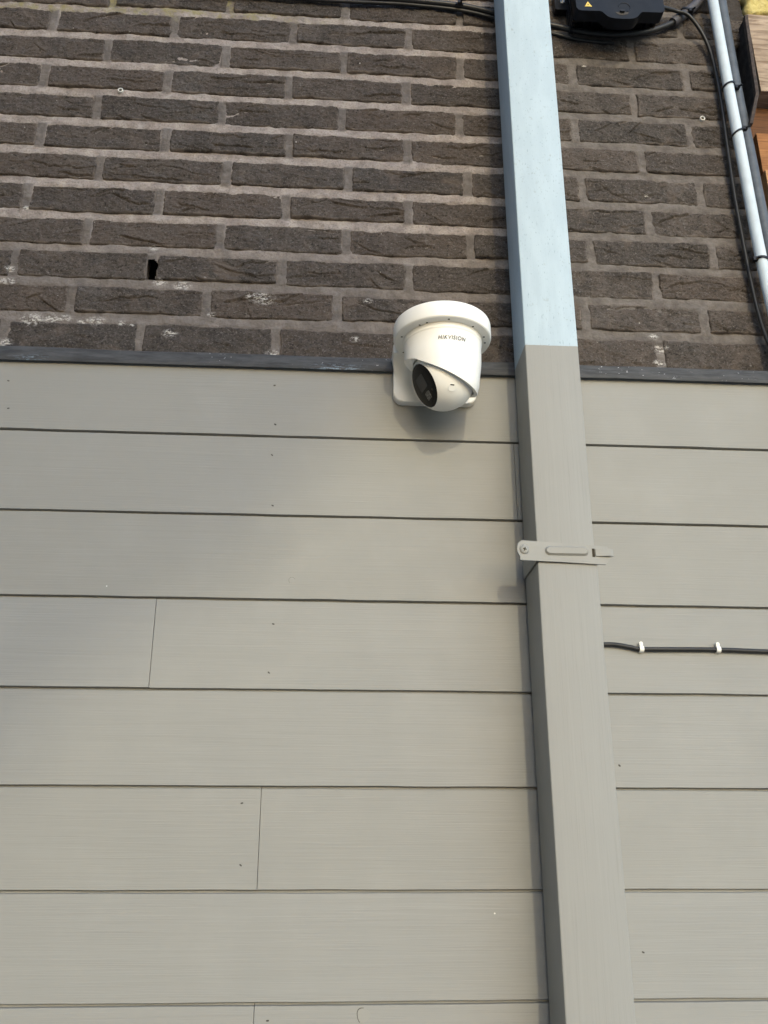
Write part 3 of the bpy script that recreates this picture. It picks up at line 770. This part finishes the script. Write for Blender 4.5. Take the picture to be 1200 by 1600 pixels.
tie(loop(.7532, 1.0530, .0112, -.03, .006), (.7532, -.018, 1.053), 'black cable tie in the middle of the pale conduit, beside the brown boards', (.7655, -.0365, 1.060))
tie(loop(.7580, .7690, .0112, -.0312, -.002), (.758, -.018, .769), 'lowest black cable tie on the pale conduit near the right edge', (.7445, -.0345, .7685))
tie(loop(.2372, 1.3560, .0092, -.0115, 0), (.2372, -.005, 1.356), 'black cable tie round the thick cable left of the downpipe', (.2372, -.0225, 1.3555))
tie(loop(.6985, 1.3725, .0108, -.0125, -.006), (.6985, -.004, 1.3725), 'black cable tie at the lower end of the grey corrugated sleeve', (.7030, -.0245, 1.366))

cab = [(.372, -.0345, .0720), (.4063, -.0345, .0726), (.4295, -.0345, .0729), (.4533, -.0345, .0694), (.4695, -.0345, .0667), (.5258, -.0345, .0671), (.5863, -.0345, .0674), (.6626, -.0345, .0656), (.75, -.0345, .064), (1.2, -.0345, .062)]
o = link('plank_cable', tube_mesh(cab, .0034, 'plank_cable', 14, 10), M['cable'])
tag(o, 'thin black cable clipped level across the grey planks right of the downpipe', 'cable')
def clip(xc, zc, label):
    t = thing('cable_clip', label, 'cable clip', (xc, YF, zc), 'white cable clips on the planks')
    bm = bmesh.new()
    outer = [(-.0005, -.0052)] + [(-.0098 * math.sin(a) ** .5 if 0 < a < math.pi else 0, -.0052 * math.cos(a)) for a in [math.pi * i / 10 for i in range(1, 10)]] + [(-.0005, .0052), (-.0005, .0040)]
    outer += [(-.0082 * math.sin(a) ** .5, .0040 * math.cos(a)) for a in [math.pi * i / 10 for i in range(1, 10)]] + [(-.0005, -.0040)]
    add_prism(bm, outer, lambda y_, z: (-.0032, y_, z), lambda y_, z: (.0032, y_, z))
    link('saddle', bm_mesh(bm, 'saddle', 40, .0004, 1), M['clip'], t)
    nbm = prism_xz(rrect(-.0027, .0027, .0044, .0108, .0022, 4), -.0068, -.0003, 'nail_boss', .0006, 1)
    bo = link('nail_boss', nbm, M['clip'], t)
    link('nail', lathe_mesh([(0, .0078), (.0012, .0075), (.0014, .0066)], 'nail', 12, 40, Matrix.Translation((0, 0, .0080)) @ Matrix.Rotation(math.radians(90), 4, 'X')), M['clip'], bo)
clip(.4695, .0667, 'white plastic cable clip nearer the downpipe')
clip(.5863, .0674, 'white plastic cable clip further from the downpipe, near the right edge')

def washer(xc, zc, label):
    t = thing('wall_plug', label, 'wall plug', (xc, 0, zc), 'white wall plugs in the bricks')
    R90 = Matrix.Rotation(math.radians(90), 4, 'X')
    link('collar', lathe_mesh([(.0030, -.001), (.0031, .0016), (.0040, .0021), (.0050, .0016), (.0053, -.004)], 'collar', 24, 40, R90), M['washer'], t)
    cbm = bmesh.new(); bmesh.ops.create_circle(cbm, cap_ends=True, segments=20, radius=.0031); bmesh.ops.transform(cbm, matrix=Matrix.Translation((0, -.0004, 0)) @ R90, verts=cbm.verts[:])
    link('hole', bm_mesh(cbm, 'hole'), M['hole'], t)
washer(-.4012, 1.1129, 'white ring wall plug in the bricks at upper left')
washer(.7053, 1.1147, 'white ring wall plug in the bricks beside the pale conduit')

# ---------------------------------------------------------------- black connection box
bx = thing('connection_box', 'black plastic electrical box with yellow warning triangle at the top edge', 'electrical box', (.54, 0, 1.30))
XB = Vector(bx.location)
def xb(me):
    me.transform(Matrix.Translation(-XB)); return me
bx.rotation_euler = (0, math.radians(-2.0), 0)
base = [(.4640, 1.480), (.4600, 1.3480), (.4660, 1.3310), (.4850, 1.3270), (.5150, 1.3255), (.5640, 1.3250), (.6000, 1.3265), (.6220, 1.3300), (.6320, 1.3480), (.6360, 1.480)]
link('base', xb(prism_xz(base, -.052, -.0015, 'base', .004, 2)), M['black'], bx)
lobe = [(.4500, 1.470), (.4510, 1.2960), (.4545, 1.2905), (.4600, 1.2885), (.4960, 1.2885)]
lobe += [(.4960 + .0165 * t, 1.2885 - .0150 * (3 * t * t - 2 * t ** 3)) for t in (.25, .5, .75, 1)]
lobe += [(.5375 + .024 * math.sin(math.radians(a)), 1.2735 - .0035 * math.cos(math.radians(a)) + .0) for a in (-60, -30, 0, 30, 60)]
lobe += [(.5625 + .0165 * t, 1.2735 + .0155 * (3 * t * t - 2 * t ** 3)) for t in (0, .25, .5, .75, 1)]
lobe += [(.6150, 1.2890), (.6205, 1.2915), (.6230, 1.2965), (.6240, 1.470)]
lidm = link('lid', xb(prism_xz(lobe, -.0795, -.054, 'lid', .0045, 3)), M['lid'], bx)
for k in range(12):                                              # ribs and knock-outs under the lid
    xr = .470 + k * .0138
    rbm = bmesh.new(); add_box(rbm, xr, xr + (.0062 if k % 2 else .0030), -.0535, -.010 - .02 * (k % 3 == 0), 1.3195 + .002 * (k % 2), 1.334)
    link('rib', xb(bm_mesh(rbm, 'rib', 30, .0006, 1)), M['black'], bx)
ear = link('mounting_ear', xb(prism_xz(rrect(.4325, .4640, 1.3625, 1.4060, .004, 4), -.016, -.0015, 'mounting_ear', .002, 2)), M['black'], bx)
link('screw', xb(lathe_mesh([(0, .0014), (.0030, .0022), (.0046, .0012), (.0050, -.001)], 'screw', 20, 40, Matrix.Translation((.4484, -.0162, 1.3828)) @ Matrix.Rotation(math.radians(90), 4, 'X'))), M['steel'], ear)
for k in range(5):
    rbm = bmesh.new(); add_box(rbm, .4545, .4625, -.050 + k * .009, -.0455 + k * .009, 1.306, 1.36)
    link('rib', xb(bm_mesh(rbm, 'rib', 30, .0006, 1)), M['black'], bx)
tri = [(.4672, 1.2985), (.4812, 1.2985), (.4742, 1.3110)]
stk = link('warning_sticker', xb(prism_xz(tri, -.0799, -.0790, 'warning_sticker')), M['yellow'], lidm)
bolt = [(.4748, 1.3068), (.4722, 1.3030), (.4738, 1.3030), (.4733, 1.2998), (.4760, 1.3038), (.4744, 1.3038)]
link('symbol', xb(prism_xz(bolt, -.0802, -.0796, 'symbol')), M['nail'], stk)
lk = [(.5384 + .0125 * math.cos(a), 1.2865 - .0075 * math.sin(a)) for a in [math.pi * i / 14 for i in range(15)]]
link('lock_recess', xb(prism_xz(lk, -.0799, -.078, 'lock_recess')), M['nail'], lidm)
link('lock_key', xb(prism_xz(rrect(.5335, .5430, 1.2845, 1.2895, .002, 3), -.0840, -.079, 'lock_key', .0007, 1)), M['black'], lidm)
link('lock_ring', xb(tube_mesh([(.5440 + .0115 * math.cos(a), -.0797, 1.2990 + .0115 * math.sin(a)) for a in [math.radians(-70 + i * 20) for i in range(13)]], .0007, 'lock_ring', 8, 3)), M['black'], lidm)
glm = tube_mesh([(.622, -.038, 1.352), (.640, -.039, 1.3575)], .0062, 'cable_gland', 14, 2)
link('cable_gland', xb(glm), M['black'], bx)

# ---------------------------------------------------------------- timber and stucco at the right edge
n1, n2 = 110, 60
sx, sz = np.meshgrid(np.linspace(.826, 1.5, n1), np.linspace(1.384, 1.70, n2))
sy = -.012 + .004 * fbm(sx * 60, sz * 60, 41, 3) - .004 * np.abs(fbm(sx * 130, sz * 130, 43, 2)) + .02 * sm(1 - (sx - .826) / .008)
vs = np.stack([sx + .004 * fbm(sz * 50, sx * 0, 4, 2) * sm(1 - (sx - .826) / .03), sy, sz + .002 * fbm(sx * 50, sz * 0, 9, 2) * (sz < 1.39)], -1).reshape(-1, 3)
stu = link('stucco_wall', mesh_np('stucco_wall', vs, grid_quads(n1, n2)), M['stucco'])
md = stu.modifiers.new('solid', 'SOLIDIFY'); md.thickness = .03; md.offset = -1
tag(stu, 'rough yellow stucco patch in the top right corner', 'stucco wall')
def board(name, z0, z1, y0, y1, xa, mat, label, group=None):
    bm = bmesh.new(); nn = 40; rings = []
    for k in range(nn + 1):
        xk = xa + (1.5 - xa) * k / nn
        w = [.0012 * float(vn(xk * 30, j * 7 + z0 * 50, 6)) for j in range(4)]
        rings.append([bm.verts.new(p) for p in ((xk, y0, z0 + w[0]), (xk, y0 + w[1] * .5, z1 + w[2]), (xk, y1, z1), (xk, y1, z0))])
    for A, B in zip(rings, rings[1:]):
        for k in range(4): bm.faces.new((A[k], A[(k + 1) % 4], B[(k + 1) % 4], B[k]))
    bm.faces.new(rings[0][::-1]); bm.faces.new(rings[-1])
    o = link(name, bm_mesh(bm, name, 30, .0015, 1), mat)
    return tag(o, label, 'timber', group)
board('timber_beam', 1.179, 1.3795, -.012, .06, .8260, M['wood_grey'], 'grey weathered timber beam just below the yellow stucco')
board('timber_board', 1.0985, 1.177, .030, .06, .815, M['wood_shaded'], 'brown timber board with painted-in shade right under the weathered beam')  # darker wood colour stands in for the shade under the beam
board('timber_board', 1.0035, 1.0965, .012, .06, .815, M['wood_brown'], 'brown knotty timber board second below the weathered beam')
board('timber_board', .8300, 1.0015, .004, .06, .815, M['wood_light'], 'light orange timber board lowest at the right edge')
board('timber_board', .5500, .8280, .006, .06, .7965, M['wood_brown'], 'timber board beside the lower conduits, out past the right edge')
ib = bmesh.new()
path = [(.8110, 1.352), (.8100, 1.335), (.8045, 1.150), (.7820, 1.076)]
wdt = .0032
ol = [(a - wdt, c) for a, c in path] + [(a + wdt, c) for a, c in path[::-1]]
add_prism(ib, ol, lambda a, c: (a, -.034, c), lambda a, c: (a, -.024, c))
o = link('iron_strap', bm_mesh(ib, 'iron_strap', 30, .0008, 1), M['iron'])
ip = bmesh.new()
add_prism(ip, [(a - .0012, c) for a, c in path] + [(a + .0012, c) for a, c in path[::-1]], lambda a, c: (a, -.0238, c), lambda a, c: (a, .030, c))
link('gap_shade_plate', bm_mesh(ip, 'gap_shade_plate', 30), M['dirt_shade'], o)  # black plate added to paint the gap beside the strap as shade
tag(o, 'rusty dark iron strap bent at the end of the brick wall', 'iron strap')
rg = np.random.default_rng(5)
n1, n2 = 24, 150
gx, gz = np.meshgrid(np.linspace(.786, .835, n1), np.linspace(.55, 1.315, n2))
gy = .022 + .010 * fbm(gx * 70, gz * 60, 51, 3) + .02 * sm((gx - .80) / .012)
so = link('gap_shade_sheet', mesh_np('gap_shade_sheet', np.stack([gx, gy, gz], -1).reshape(-1, 3) - WLOC, grid_quads(n1, n2)), M['dirt_shade'], wall)  # black sheet standing for the shade in the gap past the bricks
